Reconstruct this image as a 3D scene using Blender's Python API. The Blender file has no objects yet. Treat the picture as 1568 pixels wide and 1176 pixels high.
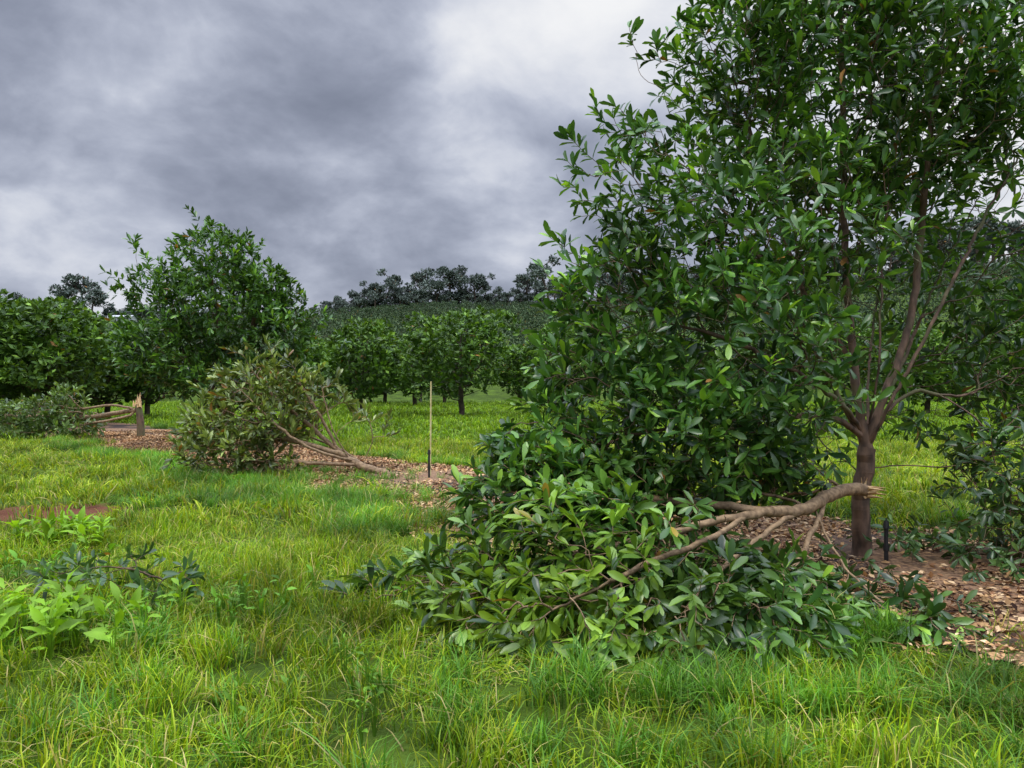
import bpy, math, time
import numpy as np
from mathutils import noise as mnoise, Vector
T0=time.time()
rng=np.random.default_rng(7)
F=1185.0; CH=1.6
def P(px,py,d): return np.array([(px-784)/F*d, d, CH+(590-py)/F*d])
def nrm(a): return a/np.maximum(np.linalg.norm(a,axis=-1,keepdims=True),1e-9)
def sm(t): t=np.clip(t,0,1); return t*t*(3-2*t)

# ------------------------------------------------------------ materials
def new_mat(name):
    m=bpy.data.materials.new(name); m.use_nodes=True
    nt=m.node_tree; nt.nodes.clear()
    return m,nt,nt.nodes,nt.links
def leaf_mat(name,rough=0.4,trans=0.3,nscale=1.2,dark=0.55,light=1.35,spec=0.5):
    m,nt,N,L=new_mat(name)
    at=N.new('ShaderNodeAttribute'); at.attribute_name='Col'
    geo=N.new('ShaderNodeNewGeometry')
    no=N.new('ShaderNodeTexNoise'); no.inputs['Scale'].default_value=nscale; no.inputs['Detail'].default_value=2
    L.new(geo.outputs['Position'],no.inputs['Vector'])
    mr=N.new('ShaderNodeMapRange'); mr.inputs[1].default_value=0.35; mr.inputs[2].default_value=0.65
    mr.inputs[3].default_value=dark; mr.inputs[4].default_value=light
    L.new(no.outputs['Fac'],mr.inputs[0])
    vm=N.new('ShaderNodeVectorMath'); vm.operation='SCALE'
    L.new(at.outputs['Color'],vm.inputs[0]); L.new(mr.outputs[0],vm.inputs['Scale'])
    pb=N.new('ShaderNodeBsdfPrincipled'); pb.inputs['Roughness'].default_value=rough
    pb.inputs['Specular IOR Level'].default_value=spec
    L.new(vm.outputs[0],pb.inputs['Base Color'])
    out=pb.outputs[0]
    if trans>0:
        tr=N.new('ShaderNodeBsdfTranslucent')
        v2=N.new('ShaderNodeVectorMath'); v2.operation='MULTIPLY'; v2.inputs[1].default_value=(1.5,1.4,0.5)
        L.new(vm.outputs[0],v2.inputs[0]); L.new(v2.outputs[0],tr.inputs['Color'])
        mx=N.new('ShaderNodeMixShader'); mx.inputs[0].default_value=trans
        L.new(pb.outputs[0],mx.inputs[1]); L.new(tr.outputs[0],mx.inputs[2]); out=mx.outputs[0]
    o=N.new('ShaderNodeOutputMaterial'); L.new(out,o.inputs[0])
    return m
def noise_mat(name,c1,c2,scale,rough=0.85,bump=0.3,stretch=(1,1,1),c3=None,s3=2.0):
    m,nt,N,L=new_mat(name)
    geo=N.new('ShaderNodeNewGeometry')
    mp=N.new('ShaderNodeMapping'); mp.inputs['Scale'].default_value=stretch
    L.new(geo.outputs['Position'],mp.inputs[0])
    no=N.new('ShaderNodeTexNoise'); no.inputs['Scale'].default_value=scale; no.inputs['Detail'].default_value=6
    L.new(mp.outputs[0],no.inputs['Vector'])
    cr=N.new('ShaderNodeValToRGB'); cr.color_ramp.elements[0].position=0.35; cr.color_ramp.elements[1].position=0.65
    cr.color_ramp.elements[0].color=(*c1,1); cr.color_ramp.elements[1].color=(*c2,1)
    L.new(no.outputs['Fac'],cr.inputs[0])
    col=cr.outputs[0]
    if c3:
        n3=N.new('ShaderNodeTexNoise'); n3.inputs['Scale'].default_value=s3; n3.inputs['Detail'].default_value=4
        L.new(geo.outputs['Position'],n3.inputs['Vector'])
        r3=N.new('ShaderNodeMapRange'); r3.inputs[1].default_value=0.5; r3.inputs[2].default_value=0.62
        L.new(n3.outputs['Fac'],r3.inputs[0])
        mi=N.new('ShaderNodeMix'); mi.data_type='RGBA'; mi.inputs[7].default_value=(*c3,1)
        L.new(r3.outputs[0],mi.inputs[0]); L.new(col,mi.inputs[6]); col=mi.outputs[2]
    pb=N.new('ShaderNodeBsdfPrincipled'); pb.inputs['Roughness'].default_value=rough
    L.new(col,pb.inputs['Base Color'])
    bp=N.new('ShaderNodeBump'); bp.inputs['Strength'].default_value=bump; bp.inputs['Distance'].default_value=0.02
    L.new(no.outputs['Fac'],bp.inputs['Height']); L.new(bp.outputs[0],pb.inputs['Normal'])
    o=N.new('ShaderNodeOutputMaterial'); L.new(pb.outputs[0],o.inputs[0])
    return m
M_leaf=leaf_mat('macadamia_leaf',0.33,0.24,1.6,0.6,1.45,0.55)
M_leaf_far=leaf_mat('orchard_leaf',0.5,0.15,0.9,0.6,1.35,0.35)
M_leaf_hill=leaf_mat('hill_leaf',0.8,0.0,0.05,0.75,1.2,0.1)
M_grass=leaf_mat('grass_blade',0.45,0.32,0.9,0.58,1.32,0.25)
M_bark=noise_mat('bark',(0.06,0.038,0.025),(0.20,0.12,0.075),14,0.85,0.6,(1,1,0.35),(0.12,0.115,0.05),1.7)
M_barkfar=noise_mat('bark_far',(0.05,0.035,0.025),(0.12,0.085,0.06),6)
M_limb=noise_mat('limb_bark',(0.15,0.095,0.05),(0.36,0.24,0.13),20,0.8,0.4)
M_torn=noise_mat('torn_wood',(0.45,0.27,0.10),(0.80,0.56,0.30),40,0.8,0.5,(0.3,1,1))
M_black=noise_mat('black_poly',(0.012,0.012,0.013),(0.03,0.03,0.03),10,0.5,0.05)
M_stake=noise_mat('stake_bamboo',(0.55,0.45,0.18),(0.75,0.66,0.36),9,0.6,0.1)

# ------------------------------------------------------------ mesh helper
def build(name,V,Fq,C=None,mi=None,mats=(),smooth=True,link=True):
    me=bpy.data.meshes.new(name)
    nv=len(V); nf=len(Fq)
    me.vertices.add(nv); me.vertices.foreach_set('co',np.asarray(V,np.float32).ravel())
    me.loops.add(nf*4); me.loops.foreach_set('vertex_index',np.asarray(Fq,np.int32).ravel())
    me.polygons.add(nf); me.polygons.foreach_set('loop_start',np.arange(0,nf*4,4,dtype=np.int32))
    if mi is not None: me.polygons.foreach_set('material_index',np.asarray(mi,np.int32))
    me.polygons.foreach_set('use_smooth',np.full(nf,smooth))
    for m in mats: me.materials.append(m)
    if C is not None:
        a=me.color_attributes.new('Col','FLOAT_COLOR','POINT')
        c4=np.ones((nv,4),np.float32); c4[:,:3]=C; a.data.foreach_set('color',c4.ravel())
    me.update(calc_edges=True)
    ob=bpy.data.objects.new(name,me)
    if link: bpy.context.scene.collection.objects.link(ob)
    return ob
class Acc:
    def __init__(s): s.V=[];s.F=[];s.C=[];s.M=[];s.n=0
    def add(s,V,Fq,C,m):
        V=np.asarray(V,float).reshape(-1,3); Fq=np.asarray(Fq,int).reshape(-1,4)
        s.V.append(V); s.F.append(Fq+s.n); s.n+=len(V)
        C=np.asarray(C,float); 
        if C.ndim==1: C=np.tile(C,(len(V),1))
        s.C.append(C); s.M.append(np.full(len(Fq),m))
    def build(s,name,mats,smooth=True,link=True):
        return build(name,np.concatenate(s.V),np.concatenate(s.F),np.concatenate(s.C),np.concatenate(s.M),mats,smooth,link)

def leaf_tmpl(rows,fold=0.05,droop=0.12,wave=0.0):
    V=[];Fq=[]
    for q,(t,w) in enumerate(rows):
        z=-droop*t*t; wz=wave*(1 if q%2 else -1)*(0<q<len(rows)-1)
        V+=[(-w,t,z+fold*w*6+wz),(0,t,z),(w,t,z+fold*w*6-wz)]
    for r in range(len(rows)-1):
        a=r*3
        Fq+=[(a,a+1,a+4,a+3),(a+1,a+2,a+5,a+4)]
    return np.array(V),np.array(Fq)
LT_near=leaf_tmpl([(0,0.015),(0.2,0.075),(0.5,0.145),(0.8,0.155),(1.0,0.04)],0.055,0.2,0.015)
LT_mid=leaf_tmpl([(0,0.03),(0.6,0.18),(1.0,0.05)])
LT_far=(np.array([(0,0,0),(0.25,0.5,0.02),(0,1,-0.08),(-0.25,0.5,0.02)],float),np.array([(0,1,2,3)]))
def put_leaves(acc,pos,d,up,size,col,tmpl,mat):
    TV,TF=tmpl; n=len(pos)
    if n==0: return
    Y=nrm(d); X=nrm(np.cross(Y,up)); Z=np.cross(X,Y)
    s=size[:,None,None]
    V=pos[:,None,:]+s*(TV[None,:,0,None]*X[:,None,:]+TV[None,:,1,None]*Y[:,None,:]+TV[None,:,2,None]*Z[:,None,:])
    Fq=TF[None]+ (np.arange(n)*len(TV))[:,None,None]
    C=np.repeat(col,len(TV),axis=0)
    acc.add(V.reshape(-1,3),Fq.reshape(-1,4),C,mat)
def tubes(acc,A,B,ra,rb,k,col,mat):
    n=len(A)
    if n==0: return
    D=nrm(B-A); ref=np.where(np.abs(D[:,2:3])>0.9,np.array([[1,0,0]]),np.array([[0,0,1]]))
    X=nrm(np.cross(D,ref)); Y=np.cross(D,X)
    th=np.arange(k)*2*np.pi/k
    ring=np.cos(th)[None,:,None]*X[:,None]+np.sin(th)[None,:,None]*Y[:,None]
    A=A-D*ra[:,None]*0.25; B=B+D*rb[:,None]*0.25
    V=np.concatenate([A[:,None]+ring*ra[:,None,None],B[:,None]+ring*rb[:,None,None]],axis=1)
    i=np.arange(k); j=(i+1)%k
    f=np.stack([i,j,j+k,i+k],axis=1)
    Fq=f[None]+(np.arange(n)*2*k)[:,None,None]
    acc.add(V.reshape(-1,3),Fq.reshape(-1,4),col,mat)
def resample(pts,step):
    pts=np.array(pts,float); out=[pts[0]]
    n=len(pts)
    for i in range(n-1):
        p0=pts[max(i-1,0)];p1=pts[i];p2=pts[i+1];p3=pts[min(i+2,n-1)]
        k=max(1,int(np.linalg.norm(p2-p1)/step))
        for j in range(1,k+1):
            t=j/k
            out.append(0.5*((2*p1)+(-p0+p2)*t+(2*p0-5*p1+4*p2-p3)*t*t+(-p0+3*p1-3*p2+p3)*t**3))
    return np.array(out)
def tree(name,polys,tips,seed=0,bf=0.3,step=0.07,tipdir=(0,0,1),tb=0.4,rbase=0.09,leaf_len=0.4,per=3,lsize=0.14,
         colf=None,tmpl=LT_mid,mats=None,theta=55,exp=2.4,rtip=0.003,flare=True,minr=0.0,link=True,acc=None,upb=0.25):
    r=np.random.default_rng(seed)
    MAX=120000
    pos=np.zeros((MAX,3)); par=np.full(MAX,-1); path=np.zeros(MAX); dv=np.zeros((MAX,3)); dv[:,2]=1; n=0
    for pi,pl in enumerate(polys):
        q=resample(pl,step)
        if pi==0: prev=-1
        else: prev=int(np.argmin(np.linalg.norm(pos[:n]-q[0],axis=1)))
        for k,p in enumerate(q):
            if pi>0 and k==0: continue
            p=p+r.normal(0,0.006,3)
            pos[n]=p; par[n]=prev
            if prev>=0:
                path[n]=path[prev]+np.linalg.norm(p-pos[prev]); dv[n]=nrm(p-pos[prev])
            else: dv[n]=nrm(q[1]-q[0])
            prev=n; n+=1
    n0=n
    td=np.array(tipdir,float)
    dm=np.min(np.linalg.norm(tips[:,None]-pos[None,:n0:2],axis=2),axis=1)
    tips=tips[np.argsort(dm)]
    for tp in tips:
        d=np.linalg.norm(pos[:n]-tp,axis=1)
        i=int(np.argmin(d+bf*path[:n])); dd=d[i]
        if dd<0.03 or n>MAX-200: continue
        p0=pos[i]; ch=(tp-p0)/dd
        m0=(dv[i]*0.4+ch*0.7)*dd; m1=(ch+td*tb+r.normal(0,0.1,3))*dd*0.9
        k=max(2,int(np.ceil(dd/step))); prev=i
        for j in range(1,k+1):
            t=j/k
            p=(2*t**3-3*t*t+1)*p0+(t**3-2*t*t+t)*m0+(-2*t**3+3*t*t)*tp+(t**3-t*t)*m1
            if j<k: p=p+r.normal(0,0.005,3)
            pos[n]=p; par[n]=prev; L=np.linalg.norm(p-pos[prev]); path[n]=path[prev]+L
            dv[n]=(p-pos[prev])/max(L,1e-6); prev=n; n+=1
    pos=pos[:n];par=par[:n];dv=dv[:n]
    cnt=np.zeros(n); h=np.zeros(n); haschild=np.zeros(n,bool)
    for i in range(n-1,-1,-1):
        if not haschild[i]: cnt[i]=1
        p=par[i]
        if p>=0:
            haschild[p]=True; cnt[p]+=cnt[i]
            h[p]=max(h[p],h[i]+np.linalg.norm(pos[i]-pos[p]))
    rad=cnt**(1/exp); rad=rtip+(rad-1)/(rad[0]-1+1e-6)*(rbase-rtip)
    if flare: rad=rad*(1+0.3*np.exp(-np.maximum(pos[:,2]-pos[0,2],0)/0.12)*(cnt>cnt[0]*0.8))
    A=acc or Acc()
    s=np.arange(n)[par>=0]; s=s[rad[s]>minr]
    ra=np.minimum(rad[par[s]],rad[s]*1.25); rb=rad[s]
    thick=rb>0.015
    tubes(A,pos[par[s]][thick],pos[s][thick],ra[thick],rb[thick],9,(0.2,0.14,0.1),0)
    tubes(A,pos[par[s]][~thick],pos[s][~thick],ra[~thick],rb[~thick],3,(0.2,0.14,0.1),0)
    li=np.where((h<leaf_len)&(np.arange(n)>=min(n0,n-1)))[0]
    li=np.repeat(li,per)
    m=len(li)
    D=dv[li]; rv=nrm(r.normal(0,1,(m,3))); perp=nrm(np.cross(D,rv))
    th=np.radians(np.where(h[li]<0.05,theta*0.55,theta)+r.normal(0,12,m))[:,None]
    ld=nrm(D*np.cos(th)+perp*np.sin(th)+np.array([0,0,upb]))
    up=nrm(D*0.7+np.array([0,0,0.8])+r.normal(0,0.35,(m,3)))
    sz=lsize*r.uniform(0.5,1.25,m)
    lp=pos[li]
    col=colf(lp,r,h[li])
    put_leaves(A,lp,ld,up,sz,col,tmpl,1)
    if acc is not None: return None
    return A.build(name,mats or [M_bark,M_leaf],link=link)
def lobes(ls,n,r,shell=0.5,zmin=0.12):
    vol=np.array([l[3]*l[4]*l[5]*(l[6] if len(l)>6 else 1) for l in ls]); vol=vol/vol.sum()
    out=[]
    for l,v in zip(ls,vol):
        k=int(round(n*v)); c=P(l[0],l[1],l[2])
        d=nrm(r.normal(0,1,(k,3))); rr=np.maximum(r.random(k)**(1/3),r.random(k)**(1/3)*shell)
        rr=rr*(1+r.normal(0,0.09,k))
        out.append(c+d*rr[:,None]*np.array(l[3:6]))
    o=np.concatenate(out)
    return o[o[:,2]>zmin]
def cf(base,light,plight=0.3,young=None,py=0.03,dead=0.006):
    base=np.array(base);light=np.array(light)
    def f(p,r,h):
        n=len(p); t=np.clip(r.random(n)**2*plight*2.2+np.where(h<0.1,0.12,0),0,1)[:,None]
        c=base*(1-t)+light*t
        c=c*r.uniform(0.7,1.25,(n,1))
        if young is not None:
            y=(r.random(n)<py)&(h<0.16); c[y]=np.array(young)*r.uniform(0.8,1.1,(y.sum(),1))
        dd=r.random(n)<dead; c[dd]=np.array((0.3,0.15,0.04))
        return c
    return f

# ------------------------------------------------------------ terrain
AZ=np.array([-3,-0.9,-0.66,-0.5,-0.33,-0.24,-0.1,0.05,0.2,0.5,0.8,3.0])
PY=np.array([540,520,514,510,500,488,474,472,470,440,425,500])
RH=330.
def gz(x,y):
    x=np.asarray(x,float);y=np.asarray(y,float)
    r=np.hypot(x,y); tan=np.where(y>1,x/np.maximum(y,1),np.sign(x)*3)
    H=CH+(590-np.interp(tan,AZ,PY))/F*RH
    fr=sm((y+40)/90.)
    z=H*np.clip((r-70)/(RH-70),0,1)**1.05*fr*np.where(r<RH,1,np.clip(1-(r-RH)/1200,0.2,1))
    near=0.035*np.sin(x*0.9+0.5)*np.cos(y*0.7)+0.02*np.sin(x*2.1+y*1.7)
    return z+near*np.clip(1-r/60,0,1)
rad=np.concatenate([[0.0],np.geomspace(0.4,60,70),np.linspace(64,400,85),np.geomspace(430,3000,16)])
na=300; th=np.arange(na)*2*np.pi/na
X=rad[:,None]*np.sin(th)[None]; Y=rad[:,None]*np.cos(th)[None]; Z=gz(X,Y)
V=np.stack([X,Y,Z],-1).reshape(-1,3)
i,j=np.meshgrid(np.arange(len(rad)-1),np.arange(na),indexing='ij')
Fq=np.stack([i*na+j,(i+1)*na+j,(i+1)*na+(j+1)%na,i*na+(j+1)%na],-1).reshape(-1,4)[:, ::-1]
m,nt,N,L=new_mat('ground_soil_grass')
geo=N.new('ShaderNodeNewGeometry')
n1=N.new('ShaderNodeTexNoise'); n1.inputs['Scale'].default_value=1.2; n1.inputs['Detail'].default_value=8
n2=N.new('ShaderNodeTexNoise'); n2.inputs['Scale'].default_value=30; n2.inputs['Detail'].default_value=4
for q in (n1,n2): L.new(geo.outputs['Position'],q.inputs['Vector'])
cr=N.new('ShaderNodeValToRGB'); e=cr.color_ramp.elements
e[0].position=0.3; e[0].color=(0.045,0.075,0.012,1); e[1].position=0.7; e[1].color=(0.12,0.20,0.02,1)
L.new(n1.outputs['Fac'],cr.inputs[0])
mx=N.new('ShaderNodeMix'); mx.data_type='RGBA'; mx.blend_type='MULTIPLY'; mx.inputs[0].default_value=0.6
L.new(cr.outputs[0],mx.inputs[6]); L.new(n2.outputs['Fac'],mx.inputs[7])
vd=N.new('ShaderNodeVectorMath'); vd.operation='DISTANCE'; vd.inputs[1].default_value=(-5.75,9.4,0)
L.new(geo.outputs['Position'],vd.inputs[0])
n3=N.new('ShaderNodeTexNoise'); n3.inputs['Scale'].default_value=3.5; n3.inputs['Detail'].default_value=6
L.new(geo.outputs['Position'],n3.inputs['Vector'])
ad=N.new('ShaderNodeMath'); ad.operation='MULTIPLY_ADD'; ad.inputs[1].default_value=-1.8; L.new(n3.outputs['Fac'],ad.inputs[0]); L.new(vd.outputs['Value'],ad.inputs[2])
mr=N.new('ShaderNodeMapRange'); mr.inputs[1].default_value=-0.2; mr.inputs[2].default_value=0.2; mr.inputs[3].default_value=1; mr.inputs[4].default_value=0
L.new(ad.outputs[0],mr.inputs[0])
mx2=N.new('ShaderNodeMix'); mx2.data_type='RGBA'
sc0=N.new('ShaderNodeMix'); sc0.data_type='RGBA'; sc0.inputs[6].default_value=(0.05,0.018,0.012,1); sc0.inputs[7].default_value=(0.22,0.09,0.05,1); L.new(n2.outputs['Fac'],sc0.inputs[0])
L.new(sc0.outputs[2],mx2.inputs[7])
L.new(mr.outputs[0],mx2.inputs[0]); L.new(mx.outputs[2],mx2.inputs[6])
pb=N.new('ShaderNodeBsdfPrincipled'); pb.inputs['Roughness'].default_value=0.95; pb.inputs['Specular IOR Level'].default_value=0.1
L.new(mx2.outputs[2],pb.inputs['Base Color'])
bp=N.new('ShaderNodeBump'); bp.inputs['Distance'].default_value=0.03; L.new(n2.outputs['Fac'],bp.inputs['Height']); L.new(bp.outputs[0],pb.inputs['Normal'])
o=N.new('ShaderNodeOutputMaterial'); L.new(pb.outputs[0],o.inputs[0])
build('ground',V,Fq,None,None,[m])

# ------------------------------------------------------------ mulch strip along the tree row
R0=np.array([3.2,7.0]); U=np.array([-0.66,0.751]); Nn=np.array([0.751,0.66])
def rowcoord(x,y):
    dx=x-R0[0]; dy=y-R0[1]
    return dx*U[0]+dy*U[1], dx*Nn[0]+dy*Nn[1]
def edge(s,side): 
    w=1.75+0.22*np.sin(s*0.9+side)+0.16*np.sin(s*2.3+side*2.1)+0.08*np.sin(s*5.1+side)
    return w*np.where(side<0,1.18,1.08)
ss=np.linspace(-9,36,300); cc=np.linspace(-1,1,24)
S,C_=np.meshgrid(ss,cc,indexing='ij')
W=np.where(C_<0,edge(S,-1.0),edge(S,1.0))*C_
X=R0[0]+S*U[0]+W*Nn[0]; Y=R0[1]+S*U[1]+W*Nn[1]
Z=gz(X,Y)+0.006+0.06*(1-C_**2)+0.012*np.sin(X*7)*np.sin(Y*6)*(1-C_**2)
i,j=np.meshgrid(np.arange(len(ss)-1),np.arange(len(cc)-1),indexing='ij'); k=len(cc)
Fq=np.stack([i*k+j,(i+1)*k+j,(i+1)*k+j+1,i*k+j+1],-1).reshape(-1,4)[:, ::-1]
M_mulch=noise_mat('mulch',(0.10,0.05,0.028),(0.34,0.20,0.10),24,0.95,0.8,(1,1,1),(0.035,0.02,0.015),0.6)
build('mulch_strip',np.stack([X,Y,Z],-1).reshape(-1,3),Fq,None,None,[M_mulch])

# ------------------------------------------------------------ scatter via geometry nodes
def scatter(name,pts,rot,scl,idx,objs):
    coll=bpy.data.collections.new(name+'_parts')
    for o in objs: coll.objects.link(o)
    me=bpy.data.meshes.new(name); me.vertices.add(len(pts)); me.vertices.foreach_set('co',np.asarray(pts,np.float32).ravel())
    a=me.attributes.new('rot','FLOAT_VECTOR','POINT'); a.data.foreach_set('vector',np.asarray(rot,np.float32).ravel())
    a=me.attributes.new('scl','FLOAT_VECTOR','POINT'); a.data.foreach_set('vector',np.asarray(scl,np.float32).ravel())
    a=me.attributes.new('idx','INT','POINT'); a.data.foreach_set('value',np.asarray(idx,np.int32))
    ob=bpy.data.objects.new(name,me); bpy.context.scene.collection.objects.link(ob)
    g=bpy.data.node_groups.new(name+'_gn','GeometryNodeTree')
    g.interface.new_socket('Geometry',in_out='INPUT',socket_type='NodeSocketGeometry')
    g.interface.new_socket('Geometry',in_out='OUTPUT',socket_type='NodeSocketGeometry')
    N=g.nodes; L=g.links
    gi=N.new('NodeGroupInput'); go=N.new('NodeGroupOutput')
    ci=N.new('GeometryNodeCollectionInfo'); ci.inputs['Collection'].default_value=coll
    ci.inputs['Separate Children'].default_value=True; ci.inputs['Reset Children'].default_value=True
    ip=N.new('GeometryNodeInstanceOnPoints'); ip.inputs['Pick Instance'].default_value=True
    def na_(n,t):
        q=N.new('GeometryNodeInputNamedAttribute'); q.data_type=t; q.inputs['Name'].default_value=n
        return [s for s in q.outputs if s.enabled and s.name=='Attribute'][0]
    L.new(gi.outputs[0],ip.inputs['Points']); L.new(ci.outputs[0],ip.inputs['Instance'])
    L.new(na_('idx','INT'),ip.inputs['Instance Index']); L.new(na_('rot','FLOAT_VECTOR'),ip.inputs['Rotation'])
    L.new(na_('scl','FLOAT_VECTOR'),ip.inputs['Scale']); L.new(ip.outputs[0],go.inputs[0])
    md=ob.modifiers.new('scatter','NODES'); md.node_group=g
    return ob

def tuft(name,nb,R,h0,h1,w,lean,seed,cols):
    r=np.random.default_rng(seed)
    a=r.uniform(0,2*np.pi,nb); rr=R*np.sqrt(r.random(nb))
    base=np.stack([rr*np.cos(a),rr*np.sin(a),np.full(nb,-0.01)],1)
    a2=r.uniform(0,2*np.pi,nb); dirx=np.stack([np.cos(a2),np.sin(a2),np.zeros(nb)],1)
    side=np.stack([-np.sin(a2+r.normal(0,.6,nb)),np.cos(a2),np.zeros(nb)],1)
    H=r.uniform(h0,h1,nb)*(0.6+0.4*r.random(nb)); ln=lean*r.uniform(0.1,1.3,nb)
    ts=np.array([0,0.4,0.75,1.0]); ws=np.array([1,0.95,0.65,0.08])
    t=ts[None,:,None]
    cen=base[:,None]+dirx[:,None]*(H*ln)[:,None,None]*t**2+np.array([0,0,1])*H[:,None,None]*(t-0.35*ln[:,None,None]*t**3)
    wv=side[:,None]*(w*r.uniform(0.5,1.4,nb))[:,None,None]*ws[None,:,None]*0.5
    V=np.stack([cen-wv,cen+wv],2).reshape(-1,3)
    f=np.array([(0,1,3,2),(2,3,5,4),(4,5,7,6)])
    Fq=(f[None]+(np.arange(nb)*8)[:,None,None]).reshape(-1,4)
    ci=r.choice(len(cols),nb,p=[c[1] for c in cols]); c=np.array([c[0] for c in cols])[ci]*r.uniform(0.65,1.3,(nb,1))
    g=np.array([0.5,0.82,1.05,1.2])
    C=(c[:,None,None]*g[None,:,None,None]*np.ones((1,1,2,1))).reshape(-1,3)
    return build(name,V,Fq,C,None,[M_grass],link=False)
GC=[((0.22,0.36,0.012),0.43),((0.38,0.46,0.022),0.27),((0.10,0.22,0.016),0.21),((0.52,0.43,0.15),0.09)]
GF=[((0.19,0.34,0.014),0.6),((0.28,0.40,0.02),0.3),((0.10,0.22,0.015),0.1)]
GT=[((0.10,0.26,0.025),0.6),((0.17,0.36,0.03),0.33),((0.42,0.40,0.13),0.07)]
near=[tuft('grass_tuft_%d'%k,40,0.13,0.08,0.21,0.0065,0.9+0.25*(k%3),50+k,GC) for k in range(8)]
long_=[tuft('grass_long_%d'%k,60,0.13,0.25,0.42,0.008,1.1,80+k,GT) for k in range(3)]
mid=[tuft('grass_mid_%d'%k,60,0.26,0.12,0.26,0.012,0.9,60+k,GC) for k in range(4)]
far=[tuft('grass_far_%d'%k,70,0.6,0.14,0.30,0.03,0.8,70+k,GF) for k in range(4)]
def clump(p,sc):
    return np.array([mnoise.noise(Vector((x*sc,y*sc,3.3))) for x,y in p])
def zone(y0,y1,dens,margin=1.6):
    A=0.74*(y1*y1-y0*y0)+2*margin*(y1-y0); n=int(A*dens)
    y=np.sqrt(rng.uniform(y0*y0,y1*y1,n)); x=rng.uniform(-1,1,len(y))*(0.74*y+margin)
    return np.stack([x,y],1)
def keep_grass(p,soft=0.25):
    s,c=rowcoord(p[:,0],p[:,1])
    w=np.where(c<0,edge(s,-1.0),edge(s,1.0))
    out=(np.abs(c)+rng.normal(0,soft,len(c)))>w-0.1
    red=np.hypot((p[:,0]+5.75)/0.95,(p[:,1]-9.4)/0.9)+rng.normal(0,0.45,len(p))>0.8
    return out&red
def do_zone(name,p,objs,sc,hv):
    p=p[keep_grass(p)]
    c=clump(p,0.8)+0.9*clump(p,2.8)
    s=sc*(1+hv*c)*rng.uniform(0.7,1.3,len(p)); s=np.clip(s,0.3*sc,2.2*sc)
    pts=np.stack([p[:,0],p[:,1],gz(p[:,0],p[:,1])],1)
    rot=np.stack([rng.normal(0,.2,len(p)),rng.normal(0,.2,len(p)),rng.uniform(0,6.28,len(p))],1)
    scatter(name,pts,rot,np.stack([np.full(len(p),sc),np.full(len(p),sc),s],1),rng.integers(0,len(objs),len(p)),objs)
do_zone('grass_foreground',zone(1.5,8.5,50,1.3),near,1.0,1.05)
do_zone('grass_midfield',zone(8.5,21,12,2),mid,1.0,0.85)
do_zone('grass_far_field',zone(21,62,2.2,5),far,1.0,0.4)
n=2600; s=rng.uniform(-6,26,n); sd=np.where(rng.random(n)<0.72,-1.0,1.0)
off=edge(s,sd)+np.abs(rng.normal(0,0.32,n))-0.02
pl=np.stack([R0[0]+s*U[0]+sd*off*Nn[0],R0[1]+s*U[1]+sd*off*Nn[1]],1)
pl=pl[(clump(pl,0.45)>-0.05)&(pl[:,1]>2.3)]
extra=np.concatenate([np.stack([rng.normal(cx,rx,nn),rng.normal(cy,ry,nn)],1) for cx,cy,rx,ry,nn in
   [(-2.9,10.4,1.0,0.4,150),(0.95,3.95,0.6,0.12,40),(2.6,3.8,0.8,0.15,36),(-3.9,12.6,1.2,0.6,110),(-1.2,8.8,0.6,0.3,36),(0.1,3.4,1.2,0.4,20),(-1.5,4.2,1.5,0.8,24)]])
pl=np.concatenate([pl,extra])
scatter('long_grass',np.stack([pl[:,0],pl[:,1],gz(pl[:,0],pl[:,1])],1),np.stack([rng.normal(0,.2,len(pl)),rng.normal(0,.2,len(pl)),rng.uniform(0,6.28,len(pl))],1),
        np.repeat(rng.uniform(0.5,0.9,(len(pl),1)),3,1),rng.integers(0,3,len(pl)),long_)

M_chip=leaf_mat('wood_chip_mat',0.9,0.0,1.0,0.5,1.3,0.1)
chips=[]
for k in range(4):
    r=np.random.default_rng(200+k); nb=85; A=Acc()
    p=np.stack([r.uniform(-.3,.3,nb),r.uniform(-.3,.3,nb),r.uniform(0.0,0.025,nb)],1)
    d=np.stack([r.normal(0,1,nb),r.normal(0,1,nb),r.normal(0,0.25,nb)],1)
    col=np.array([(0.50,0.30,0.14),(0.28,0.14,0.07),(0.66,0.46,0.26),(0.06,0.03,0.02)])[r.choice(4,nb,p=[.38,.25,.20,.17])]*r.uniform(.75,1.2,(nb,1))
    put_leaves(A,p,d,np.array([[0,0,1.]])+r.normal(0,.3,(nb,3)),r.uniform(0.015,0.085,nb),col,LT_far,0)
    chips.append(A.build('chip_patch_%d'%k,[M_chip],False,False))
n=2000; s=rng.uniform(-5,24,n); c=rng.uniform(-1,1,n); w=np.where(c<0,edge(s,-1.),edge(s,1.))*c*1.0
pc=np.stack([R0[0]+s*U[0]+w*Nn[0],R0[1]+s*U[1]+w*Nn[1]],1)
kp=(np.hypot(pc[:,0]-3.5,pc[:,1]-6.7)>rng.uniform(0.2,1.5,n))&(np.hypot(pc[:,0]+1.4,pc[:,1]-12.6)>rng.uniform(0.3,1.4,n))
pc=pc[kp]; c=c[kp]
scatter('wood_chip_mulch',np.stack([pc[:,0],pc[:,1],gz(pc[:,0],pc[:,1])+0.006+0.06*(1-c**2)],1),
   np.stack([np.zeros(len(pc)),np.zeros(len(pc)),rng.uniform(0,6.28,len(pc))],1),np.ones((len(pc),3)),rng.integers(0,4,len(pc)),chips)

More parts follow.
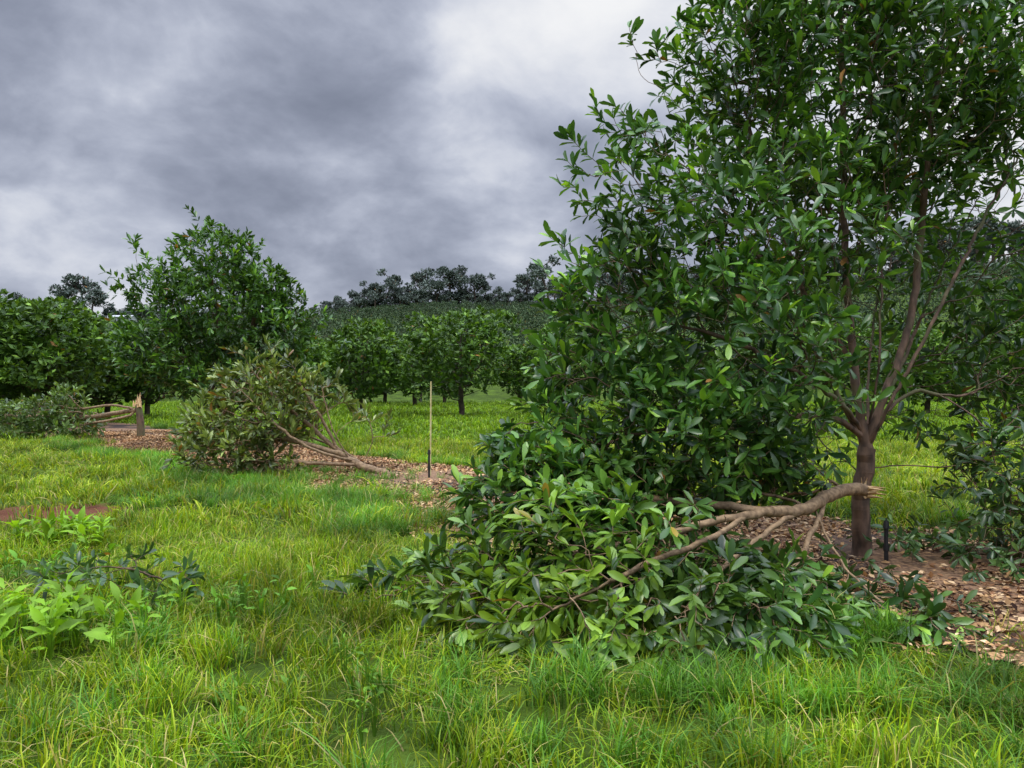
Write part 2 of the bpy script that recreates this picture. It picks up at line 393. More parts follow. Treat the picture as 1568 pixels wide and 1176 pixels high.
# ------------------------------------------------------------ main macadamia tree
r=np.random.default_rng(11)
L_main=[(1330,150,7.6,1.6,1.2,1.25,2.6),(1300,-110,7.6,1.3,1.1,1.0,1.7),(1140,80,7.4,0.7,0.7,0.66,2.2),(1480,60,7.8,1.1,1.0,1.2,1.7),
 (1015,255,7.0,0.58,0.6,0.38,2.2),(1090,380,6.7,0.95,0.8,0.70,2.3),(955,460,6.6,0.60,0.6,0.50,2.6),(1130,540,6.3,0.9,0.7,0.75,2.7),
 (910,590,6.5,0.58,0.6,0.52,2.8),(850,680,6.4,0.55,0.5,0.34,2.8),(1040,690,6.3,0.9,0.6,0.45,3.4),(1540,330,8.0,1.2,1.1,1.1,0.9),(1600,560,7.6,0.85,1.0,0.75,1.5),
 (1550,720,6.7,0.42,0.5,0.45,2.4),(1330,440,8.4,1.3,0.5,0.9,0.7),(1230,330,7.0,0.9,0.7,0.8,2.2),(1190,670,6.5,0.55,0.45,0.46,3.6),(1440,610,8.3,1.1,0.5,0.5,1.6),(1290,600,7.9,0.7,0.4,0.6,1.3),(1420,480,7.9,0.8,0.5,0.6,0.7),(1080,620,6.7,0.8,0.5,0.5,2.0)]
tips=lobes(L_main,7200,r,0.9,0.35)
sh=[]
for px,py,d in [(968,50,7.3),(1000,85,7.3),(912,155,7.1),(930,190,7.0),(868,213,7.0),(880,250,6.9),(862,285,7.0),(848,370,6.8),(900,310,6.8),(1085,-5,7.4),(1050,35,7.3),(838,455,6.7),(828,520,6.6),(1120,-40,7.5),(975,125,7.1),(1150,290,6.0),(1050,330,6.1),(735,700,6.3),(765,690,6.2),(818,600,6.4),(890,345,6.8),(1015,150,7.2),(815,560,6.5),(842,420,6.7),(960,200,7.0),(1480,-40,7.6),(1240,280,6.2),(1160,440,5.8)]:
    for k in range(14):
        sh.append(P(px,py,d)+r.normal(0,0.05+0.006*k,3)+np.array([0.075,0,-0.055])*k)
tips=np.concatenate([tips,np.array(sh)])
base=P(1322,862,7.0); base[2]=gz(base[0],base[1])
fork=P(1326,690,7.0)
polys=[[base,P(1318,780,7.0),fork],
 [fork,P(1312,600,7.0),P(1300,480,7.1),P(1292,340,7.3),P(1290,120,7.5),P(1275,-120,7.6)],
 [fork,P(1352,610,7.0),P(1392,500,7.2),P(1408,380,7.4),P(1425,200,7.6),P(1450,20,7.8)],
 [fork,P(1366,615,6.8),P(1436,480,6.9),P(1482,385,7.1),P(1560,240,7.6)],
 [fork,P(1290,620,6.9),P(1240,520,6.8),P(1180,420,6.8),P(1090,300,6.9)],
 [P(1320,660,7.0),P(1275,610,6.7),P(1200,560,6.5),P(1110,520,6.4),P(1000,490,6.5)],
 [P(1320,670,7.0),P(1270,640,6.8),P(1190,640,6.6),P(1080,650,6.5),P(960,670,6.4)],
 [P(1310,560,7.05),P(1230,450,7.3),P(1190,330,7.4),P(1130,140,7.4)],
 [P(1345,640,7.0),P(1410,600,7.1),P(1490,640,6.9),P(1545,700,6.8)],
 [P(1330,660,7.0),P(1380,560,7.4),P(1440,420,7.9),P(1500,300,8.1)],
 [P(1330,660,7.0),P(1345,560,6.8),P(1350,440,6.9),P(1360,300,7.1)],
 [P(1330,660,7.0),P(1330,560,7.4),P(1350,420,8.2)]]
base_c=cf((0.030,0.088,0.022),(0.12,0.26,0.035),0.5,(0.28,0.50,0.05),0.07,0.003)
main=tree('macadamia_tree',polys,tips,1,bf=0.36,step=0.075,tipdir=(-0.35,-0.05,0.6),tb=0.4,rbase=0.078,leaf_len=0.30,per=3,lsize=0.142,colf=base_c,tmpl=LT_near,exp=1.9)

# ------------------------------------------------------------ broken limb lying on the ground in front
r=np.random.default_rng(21)
B=[(1000,900,5.3,1.15,0.55,0.34,1.0),(860,840,5.6,0.75,0.6,0.42,1.1),(770,930,5.1,0.6,0.4,0.23,1.3),(880,965,4.8,0.8,0.35,0.22,1.3),(1150,945,5.1,0.8,0.45,0.28,1.2),
   (1120,885,5.7,0.8,0.5,0.26,1.0),(1180,985,4.75,0.6,0.35,0.2,1.2),(1010,1000,4.55,0.55,0.25,0.15,1.2),(690,870,5.9,0.45,0.4,0.2,1.0),(610,905,5.6,0.42,0.3,0.13,1.3),
   (940,760,6.2,0.8,0.5,0.38,1.3),(810,750,6.2,0.55,0.45,0.36,1.4),(1080,740,6.6,0.6,0.4,0.3,1.5),(1210,740,6.8,0.4,0.3,0.25,1.5),(1260,950,5.6,0.5,0.4,0.25,1.3),(1230,890,6.2,0.4,0.3,0.18,1.0),(1390,960,5.0,0.35,0.3,0.14,0.9),(1440,985,4.8,0.35,0.25,0.1,1.0)]
tips=lobes(B,2250,r,0.95,0.04)
for px,py,d,dx,dz in [(640,965,4.9,.1,.03),(665,985,4.7,.1,.04),(700,1000,4.6,.1,.05),(560,915,5.6,.12,.03),(540,900,5.8,.12,.03),(800,1010,4.5,.06,.06),(900,1020,4.4,.05,.07),(1050,1030,4.3,.03,.07),(1180,1025,4.4,.02,.07),(1300,1000,4.7,-.05,.06),(1480,985,4.8,-.1,.03),(725,740,6.1,.1,-.03),(700,800,6.0,.1,-.02),(745,690,6.2,.1,-.05),(1400,930,5.2,-.1,.02),(750,770,5.7,.1,.03),(840,790,5.3,.1,.03),(980,830,4.9,.08,.03)]:
    tips=np.concatenate([tips,np.array([P(px,py,d)+r.normal(0,0.04,3)+np.array([dx,0.05,dz])*k for k in range(7)])])
tips[:,2]=np.maximum(tips[:,2],0.07)
e0=P(1322,752,6.72)
polys=[[e0,P(1290,753,6.55),P(1262,766,6.3),P(1225,784,6.0),P(1170,788,5.75),P(1110,797,5.6),P(1030,818,5.6),P(930,840,5.6),P(830,880,5.4)],
 [P(1225,784,6.0),P(1190,805,5.75),P(1120,860,5.5),P(1050,930,5.05)],
 [P(1262,766,6.3),P(1252,800,6.1),P(1235,835,5.9),P(1200,900,5.4),P(1180,960,4.95)],
 [P(1180,786,5.8),P(1100,775,5.95),P(1000,765,6.1),P(900,750,6.2),P(800,740,6.2)],
 [P(1140,792,5.65),P(1080,830,5.4),P(980,870,5.1),P(860,930,4.75)],
 [P(1245,778,6.2),P(1300,880,5.6),P(1400,950,5.0)]]
fc=cf((0.030,0.085,0.018),(0.14,0.27,0.04),0.55,(0.30,0.50,0.06),0.07,0.004)
def lit_fcol(p,r,h):
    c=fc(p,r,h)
    w=np.clip(1.3-np.hypot((p[:,0]-0.05)/1.05,(p[:,1]-4.75)/0.75),0,1)[:,None]*(r.random((len(p),1))<0.75)*r.uniform(0.3,1.0,(len(p),1))  # lit look of the low front leaves painted in as yellow-green by position
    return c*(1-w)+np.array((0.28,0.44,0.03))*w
A=Acc()
tree('x',polys,tips,2,bf=0.30,step=0.075,tipdir=(-0.8,-0.5,-0.1),tb=0.7,rbase=0.055,leaf_len=0.40,per=3,lsize=0.145,colf=lit_fcol,tmpl=LT_near,flare=False,acc=A,exp=2.2,upb=-0.15,theta=38)
def splinters(A,p,d,r,n,ln,rd,mat):
    d=nrm(np.array(d,float)); q=p+r.normal(0,rd*0.5,(n,3)); dd=nrm(d+r.normal(0,0.12,(n,3)))
    l=r.uniform(0.3,1,n)*ln
    tubes(A,q-dd*0.02,q+dd*l[:,None],r.uniform(0.3,0.55,n)*rd,np.full(n,0.0015),4,(0.5,0.3,0.1),mat)
splinters(A,e0,(1,-0.15,-0.04),r,20,0.18,0.055,2)
A.build('broken_macadamia_limb',[M_limb,M_leaf,M_torn])
A=Acc(); q=P(1322,755,6.93)
splinters(A,q,(0.1,-0.3,1),r,9,0.14,0.04,0)
sc=A.build('torn_scar',[M_torn]); sc.parent=main

# ------------------------------------------------------------ left standing tree (18 m)
r=np.random.default_rng(31); d=18.5
Lb=[(335,470,d,1.6,1.4,1.0),(330,400,d,1.0,1.0,0.75),(270,540,d,1.4,1.2,0.9),(420,520,d,0.85,1.0,0.9,1.3),(225,440,d,0.55,0.6,0.5,1.4),(405,445,d,0.75,0.8,0.5,1.3),(350,580,d,1.7,1.2,0.65),(205,530,d,0.45,0.5,0.6,1.2)]
tips=lobes(Lb,2600,r,0.95,0.5)
sh=[P(px,py,d)+r.normal(0,0.1,3)+np.array([0.11,0,-0.16])*k for px,py in [(165,428),(200,368),(215,385),(300,330),(280,365),(262,372),(325,345),(405,385),(430,415),(460,440),(185,440),(350,365),(380,380),(240,400),(255,420),(310,340)] for k in range(11)]
tips=np.concatenate([tips,np.array(sh)])
b=P(345,690,d); b[2]=gz(b[0],b[1])
polys=[[b,P(345,640,d),P(340,600,d)],[P(340,600,d),P(335,500,d),P(320,400,d)],[P(340,610,d),P(280,540,d),P(230,440,d)],[P(340,600,d),P(380,520,d),P(400,440,d)],[P(340,600,d),P(400,560,d),P(440,510,d)]]
c2=cf((0.036,0.095,0.020),(0.13,0.27,0.04),0.55,(0.24,0.44,0.05),0.06)
tree('macadamia_tree',polys,tips,3,bf=0.3,step=0.14,tipdir=(-0.5,0,0.6),tb=0.5,rbase=0.10,leaf_len=0.42,per=5,lsize=0.18,colf=c2,tmpl=LT_mid,minr=0.005,exp=2.1)

# ------------------------------------------------------------ fallen tree (middle)
r=np.random.default_rng(41); d=13.4
Lb=[(395,640,d,1.15,0.9,0.55),(345,690,d-0.4,0.85,0.7,0.40),(400,590,d,0.75,0.6,0.38,1.3),(320,665,d,0.5,0.6,0.4),(430,712,d-0.4,0.6,0.5,0.22,0.7),(470,610,d,0.5,0.4,0.35,0.8)]
tips=lobes(Lb,1000,r,0.95,0.05)
sh=[P(px,py,d)+r.normal(0,0.07,3)+np.array([0.14,0,-0.10])*k for px,py in [(355,530),(330,560),(398,535),(430,545),(305,590),(295,615),(285,650),(270,690),(262,720),(490,575),(410,523),(508,600),(450,560),(320,575),(275,670),(470,590)] for k in range(9)]
tips=np.concatenate([tips,np.array(sh)])
e1=P(618,733,13.2)
polys=[[e1,P(585,726,13.2),P(550,714,13.2),P(515,690,13.3),P(470,650,13.4),P(420,610,13.4),P(380,560,13.4)],
 [P(550,714,13.2),P(500,712,13.0),P(430,708,12.9),P(340,705,12.9)],[P(530,700,13.2),P(460,680,13.2),P(380,660,13.2),P(310,650,13.3)],
 [P(520,695,13.3),P(490,640,13.3),P(460,590,13.4)],[P(560,716,13.2),P(520,690,13.8),P(450,660,14.2)],
 [P(535,705,13.2),P(510,660,13.1),P(495,610,13.2)],[P(545,708,13.2),P(480,690,12.9),P(420,650,12.8),P(370,600,12.9)]]
oc=cf((0.085,0.13,0.028),(0.28,0.35,0.10),0.6,None,0,0.02)
A=Acc()
tree('x',polys,tips,4,bf=0.3,step=0.1,tipdir=(-0.8,-0.1,0.35),tb=0.5,rbase=0.07,leaf_len=0.36,per=4,lsize=0.15,colf=oc,tmpl=LT_mid,flare=False,acc=A,exp=2.3,theta=34,rtip=0.005)
splinters(A,e1,(1,-0.1,0.0),r,12,0.18,0.06,2)
A.build('fallen_macadamia_tree',[M_limb,M_leaf,M_torn])

# ------------------------------------------------------------ left snapped stump + fallen crown
r=np.random.default_rng(51); d=22.5
A=Acc(); b=P(216,668,d); b[2]=gz(b[0],b[1])-0.05; t=P(212,622,d)
q=resample([b,(b+t)/2+np.array([0.02,0,0]),t],0.1)
rr=np.linspace(0.12,0.085,len(q)); tubes(A,q[:-1],q[1:],rr[:-1],rr[1:],10,(.2,.14,.1),0)
splinters(A,t,(0.0,0,1),r,18,0.38,0.10,1)
A.build('snapped_tree_stump',[M_bark,M_torn])
Lb=[(60,635,d,1.3,1.0,0.45),(115,650,d,0.8,0.8,0.4),(20,660,d-0.5,1.0,0.8,0.35),(105,610,d,0.5,0.6,0.32),(-60,650,d,1.2,1,0.4)]
tips=lobes(Lb,1000,r,0.95,0.06)
polys=[[P(208,630,d),P(180,634,d),P(140,640,d),P(90,640,d),P(20,640,d)],[P(205,628,d),P(170,622,d-0.2),P(120,628,d),P(70,620,d)],[P(206,636,d),P(170,645,d-.3),P(110,655,d),P(30,665,d)]]
A=Acc()
tree('x',polys,tips,5,bf=0.25,step=0.14,tipdir=(-0.7,0,0.4),tb=0.5,rbase=0.075,leaf_len=0.4,per=4,lsize=0.18,colf=cf((0.07,0.13,0.03),(0.22,0.33,0.08),0.5,None,0,0.01),tmpl=LT_mid,flare=False,acc=A,exp=3)
A.build('fallen_macadamia_tree',[M_limb,M_leaf])

# ------------------------------------------------------------ mid orchard trees
def orchard_mesh(seed,n=330,H=4.7,w=1.9,leaf=0.24,per=4,colf=None,zb=0.6,step=0.2,mat=None):
    r=np.random.default_rng(seed)
    tips=[]
    nl=9
    cs=[np.array([0,0,zb+(H-zb)*0.5])]+[np.array([r.normal(0,w*0.42),r.normal(0,w*0.42),r.uniform(zb+0.6,H-0.8)]) for _ in range(nl)]
    rs=[np.array([w*0.8,w*0.8,(H-zb)*0.43])]+[np.array([1,1,0.85])*r.uniform(0.5,0.95) for _ in range(nl)]
    vol=np.array([q.prod() for q in rs]); vol/=vol.sum()
    for c,q,v in zip(cs,rs,vol):
        k=int(n*v); dd=nrm(r.normal(0,1,(k,3))); u=np.maximum(r.random(k),r.random(k))**(1/2.)
        tips.append(c+dd*u[:,None]*q)
    tips=np.concatenate(tips); tips=tips[tips[:,2]>zb]
    top=np.array([r.normal(0,.2),r.normal(0,.2),H*0.75])
    polys=[[np.array([0,0,-0.05]),np.array([0.03,0,zb*0.9]),np.array([0.,0,zb*1.4]),top]]
    return tree('orchard_tree_mesh',polys,tips,seed,bf=0.25,step=step,tipdir=(-0.2,0,0.7),tb=0.4,rbase=0.11,leaf_len=0.5,per=per,lsize=leaf,
        colf=colf or cf((0.05,0.115,0.020),(0.16,0.29,0.035),0.5,(0.26,0.44,0.05),0.05),tmpl=LT_far,minr=0.012,mats=[M_barkfar,mat or M_leaf_far],link=False,exp=2)
OM=[orchard_mesh(100+k,n=1400,H=[4.6,5.0,4.3,4.8][k],w=[1.9,2.2,1.8,2.1][k],zb=0.45) for k in range(4)]
mids=[(556,641,37,0,1.08,1.12),(706,642,36.5,1,1.08,1.12),(862,634,39,3,1.05,1.15),(470,628,46,2,1.05,1.15),(795,628,54,2,1.05,1.15),(960,634,42,1,1.0,1.2),(1060,634,43,0,1.,1.2),(1180,636,40,2,1.0,1.2),(1420,636,38,3,1.0,1.2),(1300,636,41,1,1.0,1.2),(1560,640,36,1,1.0,1.2),
      (75,655,28,1,1.0,1.2),(-40,668,27,3,1.1,1.2),(165,645,33,2,0.9,1.2),(225,640,34,0,0.95,1.1),(10,650,31,0,1.1,1.2),(635,628,52,3,1.1,1.2),(515,628,56,1,1.05,1.2),(680,628,60,0,1.1,1.2),(590,628,60,2,1.1,1.2)]
for px,py,dd,k,s,sw in mids:
    p=P(px,py,dd); ob=bpy.data.objects.new('macadamia_tree',OM[k].data); bpy.context.scene.collection.objects.link(ob)
    ob.location=(p[0],p[1],gz(p[0],p[1])); ob.rotation_euler=(0,0,px*1.7); ob.scale=(s*sw,s*sw,s)
r=np.random.default_rng(77)
haze_c=cf((0.060,0.100,0.050),(0.135,0.19,0.09),0.45)  # muted leaf colours with the distance haze painted in
HM=[orchard_mesh(130+k,n=120,H=4.4,w=2.0,leaf=0.55,per=3,colf=haze_c,step=0.4,mat=M_leaf_hill,zb=0.4) for k in range(4)]
pts=[];sz=[]
for rowd in np.concatenate([np.arange(66,84,9),np.arange(100,325,8.5)]):
    for x in np.arange(-0.85*rowd,0.85*rowd,4.4):
        if r.random()<(0.4 if rowd<90 else 0.06): continue
        y=rowd-0.18*x+r.normal(0,.25)+5*np.sin(x*0.03); xx=x+r.normal(0,.35)
        pts.append((xx,y)); sz.append(r.uniform(0.8,1.1) if rowd<90 else r.uniform(0.62,0.9))
pts=np.array(pts); sz=np.array(sz); kk=(np.hypot(pts[:,0],pts[:,1])<326)&(pts[:,1]>56); pts=pts[kk]; sz=sz[kk]
near_=pts[:,1]-(-0.18*pts[:,0])<92
M_nm=[orchard_mesh(150+k,n=240,H=4.6,w=2.2,leaf=0.36,per=4,step=0.3,zb=0.4,colf=cf((0.06,0.11,0.033),(0.14,0.23,0.055),0.4)) for k in range(3)]
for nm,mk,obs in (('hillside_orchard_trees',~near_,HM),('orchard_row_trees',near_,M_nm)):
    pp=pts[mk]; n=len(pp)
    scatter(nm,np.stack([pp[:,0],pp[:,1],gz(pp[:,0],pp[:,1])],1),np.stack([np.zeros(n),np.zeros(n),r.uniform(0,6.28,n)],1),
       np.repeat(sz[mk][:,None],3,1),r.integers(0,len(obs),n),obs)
def euc(seed,H,low=False):
    r=np.random.default_rng(seed); tips=[];polys=[[np.array([0,0,-0.5]),np.array([r.normal(0,.3),0,H*0.3]),np.array([r.normal(0,.6),r.normal(0,.6),H*0.62])]]
    ncl=11 if not low else 9
    for _ in range(ncl):
        a=r.uniform(0,6.28); R=r.uniform(0.1,0.42)*H; z=H*(0.95-0.5*(R/(0.4*H))**2*r.uniform(0.5,1.1))*r.uniform(0.8,1.0)
        if low: z=H*r.uniform(0.25,0.95); R*=0.8
        c=np.array([R*np.cos(a),R*np.sin(a),z]); q=np.array([1.0,1.0,0.6])*r.uniform(1.3,2.5)
        k=40; dd=nrm(r.normal(0,1,(k,3))); tips.append(c+dd*(r.random(k)**0.4)[:,None]*q)
    return tree('eucalyptus_mesh',polys,np.concatenate(tips),seed,bf=0.35,step=0.7,tipdir=(0,0,.5),tb=.3,rbase=0.32,leaf_len=1.3,per=4,lsize=0.8,
       colf=cf((0.13,0.165,0.14),(0.21,0.25,0.20),0.4),tmpl=LT_far,minr=0.03,mats=[M_barkfar,M_leaf_hill],link=False,rtip=0.02)  # pale greyed leaf colours stand in for haze over the ridge
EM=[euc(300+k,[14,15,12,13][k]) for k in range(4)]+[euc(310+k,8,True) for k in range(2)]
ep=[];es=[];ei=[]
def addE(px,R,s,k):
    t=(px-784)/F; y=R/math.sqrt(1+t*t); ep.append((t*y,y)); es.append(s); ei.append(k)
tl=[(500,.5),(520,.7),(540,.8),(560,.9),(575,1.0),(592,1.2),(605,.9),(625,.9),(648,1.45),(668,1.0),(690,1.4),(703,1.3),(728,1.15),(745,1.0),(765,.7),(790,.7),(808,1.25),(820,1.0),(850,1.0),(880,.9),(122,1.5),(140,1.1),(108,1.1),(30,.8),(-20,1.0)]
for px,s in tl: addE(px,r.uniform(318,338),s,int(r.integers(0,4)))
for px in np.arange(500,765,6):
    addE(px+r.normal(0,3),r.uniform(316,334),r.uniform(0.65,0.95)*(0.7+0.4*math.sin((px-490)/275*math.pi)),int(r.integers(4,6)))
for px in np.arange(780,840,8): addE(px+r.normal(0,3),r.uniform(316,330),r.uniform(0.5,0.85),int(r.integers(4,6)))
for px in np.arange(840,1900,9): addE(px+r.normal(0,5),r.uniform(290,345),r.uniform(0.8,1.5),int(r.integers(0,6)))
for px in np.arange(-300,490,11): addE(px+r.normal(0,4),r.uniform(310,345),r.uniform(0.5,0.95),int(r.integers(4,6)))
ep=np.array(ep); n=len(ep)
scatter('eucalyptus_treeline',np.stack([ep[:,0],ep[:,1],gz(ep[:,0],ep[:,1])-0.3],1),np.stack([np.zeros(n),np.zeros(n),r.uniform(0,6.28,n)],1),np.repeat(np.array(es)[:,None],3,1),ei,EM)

# ------------------------------------------------------------ farm shed on the left
def boxv(A,c,s,col,mat):
    c=np.array(c);s=np.array(s)/2
    v=np.array([(x,y,z) for z in(-1,1) for x,y in((-1,-1),(1,-1),(1,1),(-1,1))])*s+c
    f=[(0,3,2,1),(4,5,6,7),(0,1,5,4),(1,2,6,5),(2,3,7,6),(3,0,4,7)]
    A.add(v,f,col,mat)
M_wh=noise_mat('shed_paint',(0.42,0.44,0.45),(0.55,0.57,0.58),3,0.6,0.05)
M_dk=noise_mat('shed_dark',(0.03,0.03,0.03),(0.06,0.06,0.06),3)
A=Acc(); boxv(A,(0,0,0.3),(7,5,4.6),(1,1,1),0)
hx,hy=3.9,3.0
A.add([(-hx,-hy,2.55),(hx,-hy,2.55),(hx,0,3.3),(-hx,0,3.3),(hx,hy,2.55),(-hx,hy,2.55)],[(0,1,2,3),(3,2,4,5)],(1,1,1),0)
for sx in(-3.5,3.5): A.add([(sx,-2.5,2.6),(sx,2.5,2.6),(sx,0.02,3.2),(sx,-0.02,3.2)],[(0,1,2,3)],(1,1,1),0)
for x in(-2.2,0,2.2): boxv(A,(x,-2.52,1.3),(1.2,0.06,1.4),(0,0,0),1)
ob=A.build('farm_shed',[M_wh,M_dk],False)
t=(190-784)/F; y=250/math.sqrt(1+t*t); ob.location=(t*y,y,float(gz(t*y,y))+2.6); ob.scale=(0.8,0.8,0.8)

# ------------------------------------------------------------ stake, risers, drip line
def post(name,p,q,r0,r1,mat,extra=None):
    A=Acc(); pts=resample([p,q],0.2); rr=np.linspace(r0,r1,len(pts))
    tubes(A,pts[:-1],pts[1:],rr[:-1],rr[1:],10,(1,1,1),0)
    if extra: extra(A)
    return A.build(name,mat)
p=P(659,738,12.8); p[2]=gz(p[0],p[1])
post('tree_stake',p,np.array([p[0]+0.01,p[1],1.64]),0.014,0.012,[M_stake])
def riser(px,py,d,h):
    p=P(px,py,d); p[2]=gz(p[0],p[1])
    def ex(A):
        t=p+np.array([0,0,h])
        tubes(A,np.array([t]),np.array([t+[0,0,0.05]]),np.array([0.028]),np.array([0.02]),12,(1,1,1),0)
        tubes(A,np.array([t+[0,0,0.05]]),np.array([t+[0,0,0.08]]),np.array([0.009]),np.array([0.006]),8,(1,1,1),0)
        tubes(A,np.array([p+[0,0,h*.45]]),np.array([p+[0,0,h*.55]]),np.array([0.026]),np.array([0.026]),12,(1,1,1),0)
        tubes(A,np.array([p+[0,0,-0.02]]),np.array([p+[0,0,0.05]]),np.array([0.035]),np.array([0.03]),12,(1,1,1),0)
    post('irrigation_riser',p,p+np.array([0,0,h]),0.019,0.017,[M_black],ex)
riser(657,740,12.6,0.46); riser(1357,876,6.75,0.36)
A=Acc(); s=np.arange(4.5,8.2,0.3); off=-0.35+0.08*np.sin(s*0.8)
x=R0[0]+s*U[0]+off*Nn[0]; y=R0[1]+s*U[1]+off*Nn[1]; q=np.stack([x,y,gz(x,y)+0.075+0.01*np.sin(s*2.2)],1)
tubes(A,q[:-1],q[1:],np.full(len(q)-1,.008),np.full(len(q)-1,.008),8,(1,1,1),0); A.build('irrigation_drip_line',[M_black])

# ------------------------------------------------------------ weeds & sprigs in the grass
M_weed=leaf_mat('weed_leaf',0.5,0.35,3.0,0.7,1.25,0.3)
LTW=leaf_tmpl([(0,0.03),(0.2,0.10),(0.4,0.18),(0.6,0.19),(0.8,0.12),(1.0,0.02)],0.06,0.5,0.03)
def weed(px,py,d,nl,R,size,col,seed,name='broadleaf_weed'):
    r=np.random.default_rng(seed); A=Acc(); c=P(px,py,d); c[2]=gz(c[0],c[1])
    nc=max(1,nl//9)
    for k in range(nc):
        cc=c+np.array([r.normal(0,R),r.normal(0,R*0.6),0])
        m=9; a=np.arange(m)*2.4+r.uniform(0,6); el=r.uniform(0.1,1.3,m)
        dd=np.stack([np.cos(a)*np.cos(el),np.sin(a)*np.cos(el),np.sin(el)],1)
        pos=cc+dd*0.03+np.stack([np.zeros(m),np.zeros(m),r.uniform(0.05,0.24,m)],1)
        tubes(A,np.tile(cc-[0,0,.02],(m,1)),pos,np.full(m,.003),np.full(m,.002),4,np.array(col)*0.8,0)
        put_leaves(A,pos,dd,np.tile([0,0,1.],(m,1))+r.normal(0,.35,(m,3)),size*r.uniform(0.4,1.2,m),np.array(col)*r.uniform(.5,1.2,(m,1)),LTW,0)
    A.build(name,[M_weed])
weed(60,985,4.75,240,0.30,0.13,(0.27,0.50,0.03),1)
weed(140,1010,4.5,70,0.15,0.11,(0.27,0.50,0.03),2)
weed(85,838,7.6,170,0.26,0.15,(0.27,0.50,0.03),3)
weed(60,905,6.0,80,0.35,0.09,(0.16,0.38,0.03),4)
weed(320,970,5.0,60,0.35,0.07,(0.16,0.38,0.03),5)
weed(1275,1060,4.0,40,0.25,0.07,(0.18,0.38,0.03),6)
weed(560,1080,3.8,70,0.4,0.055,(0.18,0.38,0.03),7)
weed(480,930,5.4,70,0.5,0.065,(0.16,0.36,0.03),8)
for (pts_,nm,sd) in [([(250,915,5.5),(180,895,5.7),(90,905,5.7)],'fallen_macadamia_sprig',71),([(1290,900,6.2),(1340,930,5.8),(1440,970,5.2)],'fallen_macadamia_sprig',72),([(1420,850,6.9),(1470,865,6.8),(1560,880,6.6)],'fallen_macadamia_sprig',74),([(1540,740,6.6),(1550,800,6.4),(1545,880,6.3)],'hanging_macadamia_branch',73)]:
    r=np.random.default_rng(sd)
    pp=[P(*q) for q in pts_]
    if sd!=73:
        for q in pp: q[2]=max(q[2],0.0)+0.12
    k={71:34,72:36,74:100,73:260}[sd]
    c=np.array(pp)[r.integers(0,3,k)]; sp=np.array([0.35,0.25,0.08]) if sd!=73 else np.array([0.28,0.35,0.24])
    tp=c+r.normal(0,1,(k,3))*sp*0.8; tp=tp[tp[:,2]>0.06]
    tree(nm,[pp],tp,sd,bf=0.2,step=0.07,tipdir=(-.3,-.2,0.1 if sd!=73 else -0.6),tb=.5,rbase=0.010,leaf_len=0.25,per=3,lsize=0.115,colf=cf((0.03,0.078,0.022),(0.12,0.22,0.05),0.4),tmpl=LT_near,flare=False,upb=0.1 if sd!=73 else -0.2)

# ------------------------------------------------------------ world
w=bpy.data.worlds.new('World'); bpy.context.scene.world=w; w.use_nodes=True
nt=w.node_tree; N=nt.nodes; L=nt.links; N.clear()
SE=math.radians(62)
sky=N.new('ShaderNodeTexSky'); sky.sky_type='NISHITA'; sky.sun_disc=False; sky.sun_elevation=SE; sky.air_density=1.0; sky.dust_density=3
bg1=N.new('ShaderNodeBackground'); bg1.inputs[1].default_value=0.08; L.new(sky.outputs[0],bg1.inputs[0])
tc=N.new('ShaderNodeTexCoord'); sp=N.new('ShaderNodeSeparateXYZ'); L.new(tc.outputs['Generated'],sp.inputs[0])
def math_(op,a,b=None,c=None,clamp=False):
    q=N.new('ShaderNodeMath'); q.operation=op; q.use_clamp=clamp
    for i_,v in enumerate((a,b,c)):
        if v is None: continue
        if isinstance(v,(int,float)): q.inputs[i_].default_value=v
        else: L.new(v,q.inputs[i_])
    return q.outputs[0]
zz=math_('ADD',math_('MAXIMUM',sp.outputs[2],0.0),0.75)
u=math_('DIVIDE',sp.outputs[0],zz); v=math_('DIVIDE',sp.outputs[2],zz); v=math_('MULTIPLY',v,1.5)
w2=math_('DIVIDE',sp.outputs[1],zz)
cb=N.new('ShaderNodeCombineXYZ'); L.new(u,cb.inputs[0]); L.new(w2,cb.inputs[1]); L.new(v,cb.inputs[2])
mpp=N.new('ShaderNodeMapping'); mpp.inputs['Location'].default_value=(4.1,1.7,8.3); mpp.inputs['Rotation'].default_value=(0,0.5,0); L.new(cb.outputs[0],mpp.inputs[0])
def nz(scale,det,rough,dist):
    q=N.new('ShaderNodeTexNoise'); q.inputs['Scale'].default_value=scale; q.inputs['Detail'].default_value=det; q.inputs['Roughness'].default_value=rough; q.inputs['Distortion'].default_value=dist
    L.new(mpp.outputs[0],q.inputs['Vector']); return q.outputs['Fac']
den=math_('ADD',math_('ADD',math_('MULTIPLY',nz(2.6,3,0.5,0.2),0.42),math_('MULTIPLY',nz(5.5,7,0.52,0.35),0.46)),math_('MULTIPLY',nz(14,7,0.55,0.15),0.22))
den=math_('SUBTRACT',den,0.05)
def spot(px,py,k,amp):
    d=np.array([(px-784)/F,1,(590-py)/F]); d=d/np.linalg.norm(d)
    vd=N.new('ShaderNodeVectorMath'); vd.operation='DOT_PRODUCT'; L.new(tc.outputs['Generated'],vd.inputs[0]); vd.inputs[1].default_value=tuple(d)
    e_=math_('MULTIPLY',math_('SUBTRACT',vd.outputs['Value'],1.0),k)
    return math_('MULTIPLY',math_('EXPONENT',e_),amp)
for s_ in [(940,-20,160,0.24),(705,85,450,0.15),(800,0,250,0.14),(1500,60,35,0.25),(165,120,250,0.09),(350,80,160,0.10),(60,250,25,-0.02),(850,170,90,-0.03),(560,250,60,-0.01),(20,0,60,-0.05),(780,350,200,0.06),(150,380,100,0.06),(300,400,60,0.03),(680,170,100,0.04)]:
    den=math_('ADD',den,spot(*s_))
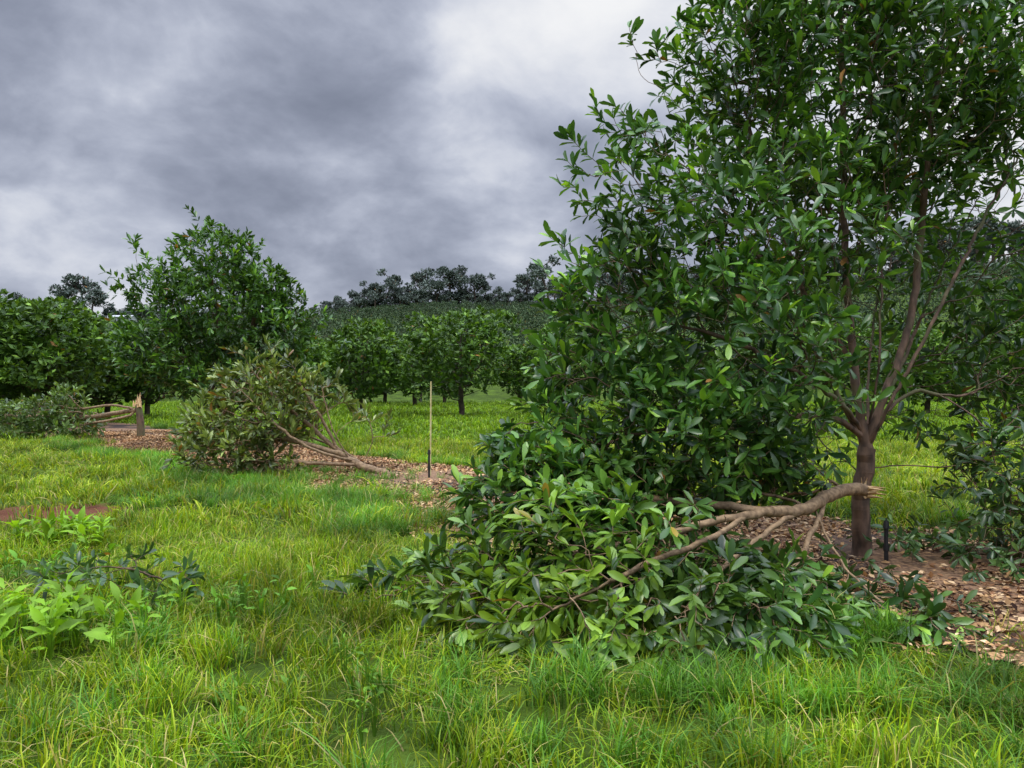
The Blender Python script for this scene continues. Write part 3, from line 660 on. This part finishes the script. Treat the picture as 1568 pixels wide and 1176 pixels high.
cr=N.new('ShaderNodeValToRGB'); cr.color_ramp.interpolation='B_SPLINE'
els=[(0.36,(0.21,0.235,0.31)),(0.45,(0.28,0.31,0.40)),(0.53,(0.39,0.425,0.53)),(0.63,(0.60,0.64,0.75)),(0.80,(1.0,1.0,1.0))]
cr.color_ramp.elements[0].position=els[0][0]; cr.color_ramp.elements[0].color=(*els[0][1],1)
cr.color_ramp.elements[1].position=els[-1][0]; cr.color_ramp.elements[1].color=(*els[-1][1],1)
for p_,c_ in els[1:-1]:
    e=cr.color_ramp.elements.new(p_); e.color=(*c_,1)
L.new(den,cr.inputs[0])
mz=N.new('ShaderNodeMapRange'); mz.interpolation_type='SMOOTHSTEP'; mz.inputs[1].default_value=0.46; mz.inputs[2].default_value=0.8; mz.inputs[3].default_value=1.0; mz.inputs[4].default_value=7.6  # zenith above the view boosted to add light on grass and leaves
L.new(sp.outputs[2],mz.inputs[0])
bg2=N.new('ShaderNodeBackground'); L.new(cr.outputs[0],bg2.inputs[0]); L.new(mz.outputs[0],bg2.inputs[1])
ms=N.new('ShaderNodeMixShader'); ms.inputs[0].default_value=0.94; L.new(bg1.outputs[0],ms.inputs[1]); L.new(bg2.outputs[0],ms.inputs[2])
o=N.new('ShaderNodeOutputWorld'); L.new(ms.outputs[0],o.inputs[0])

sun=bpy.data.lights.new('sun','SUN'); sun.energy=1.5; sun.angle=math.radians(12); sun.color=(1,0.95,0.84)
so=bpy.data.objects.new('sun',sun); bpy.context.scene.collection.objects.link(so)
dirv=Vector((-math.cos(SE)*0.7,-math.cos(SE)*0.714,math.sin(SE)))
so.rotation_euler=dirv.to_track_quat('Z','Y').to_euler()
sky.sun_rotation=math.atan2(dirv.x,dirv.y)

cam=bpy.data.cameras.new('camera'); co=bpy.data.objects.new('camera',cam); bpy.context.scene.collection.objects.link(co)
co.location=(0,0,CH); co.rotation_euler=(math.radians(90),0,0); cam.sensor_width=36; cam.lens=F/1568*36; cam.clip_end=6000; cam.clip_start=0.05
sc_=bpy.context.scene; sc_.camera=co
sc_.view_settings.view_transform='Standard'; sc_.view_settings.look='None'; sc_.view_settings.exposure=0
print('script time',time.time()-T0)
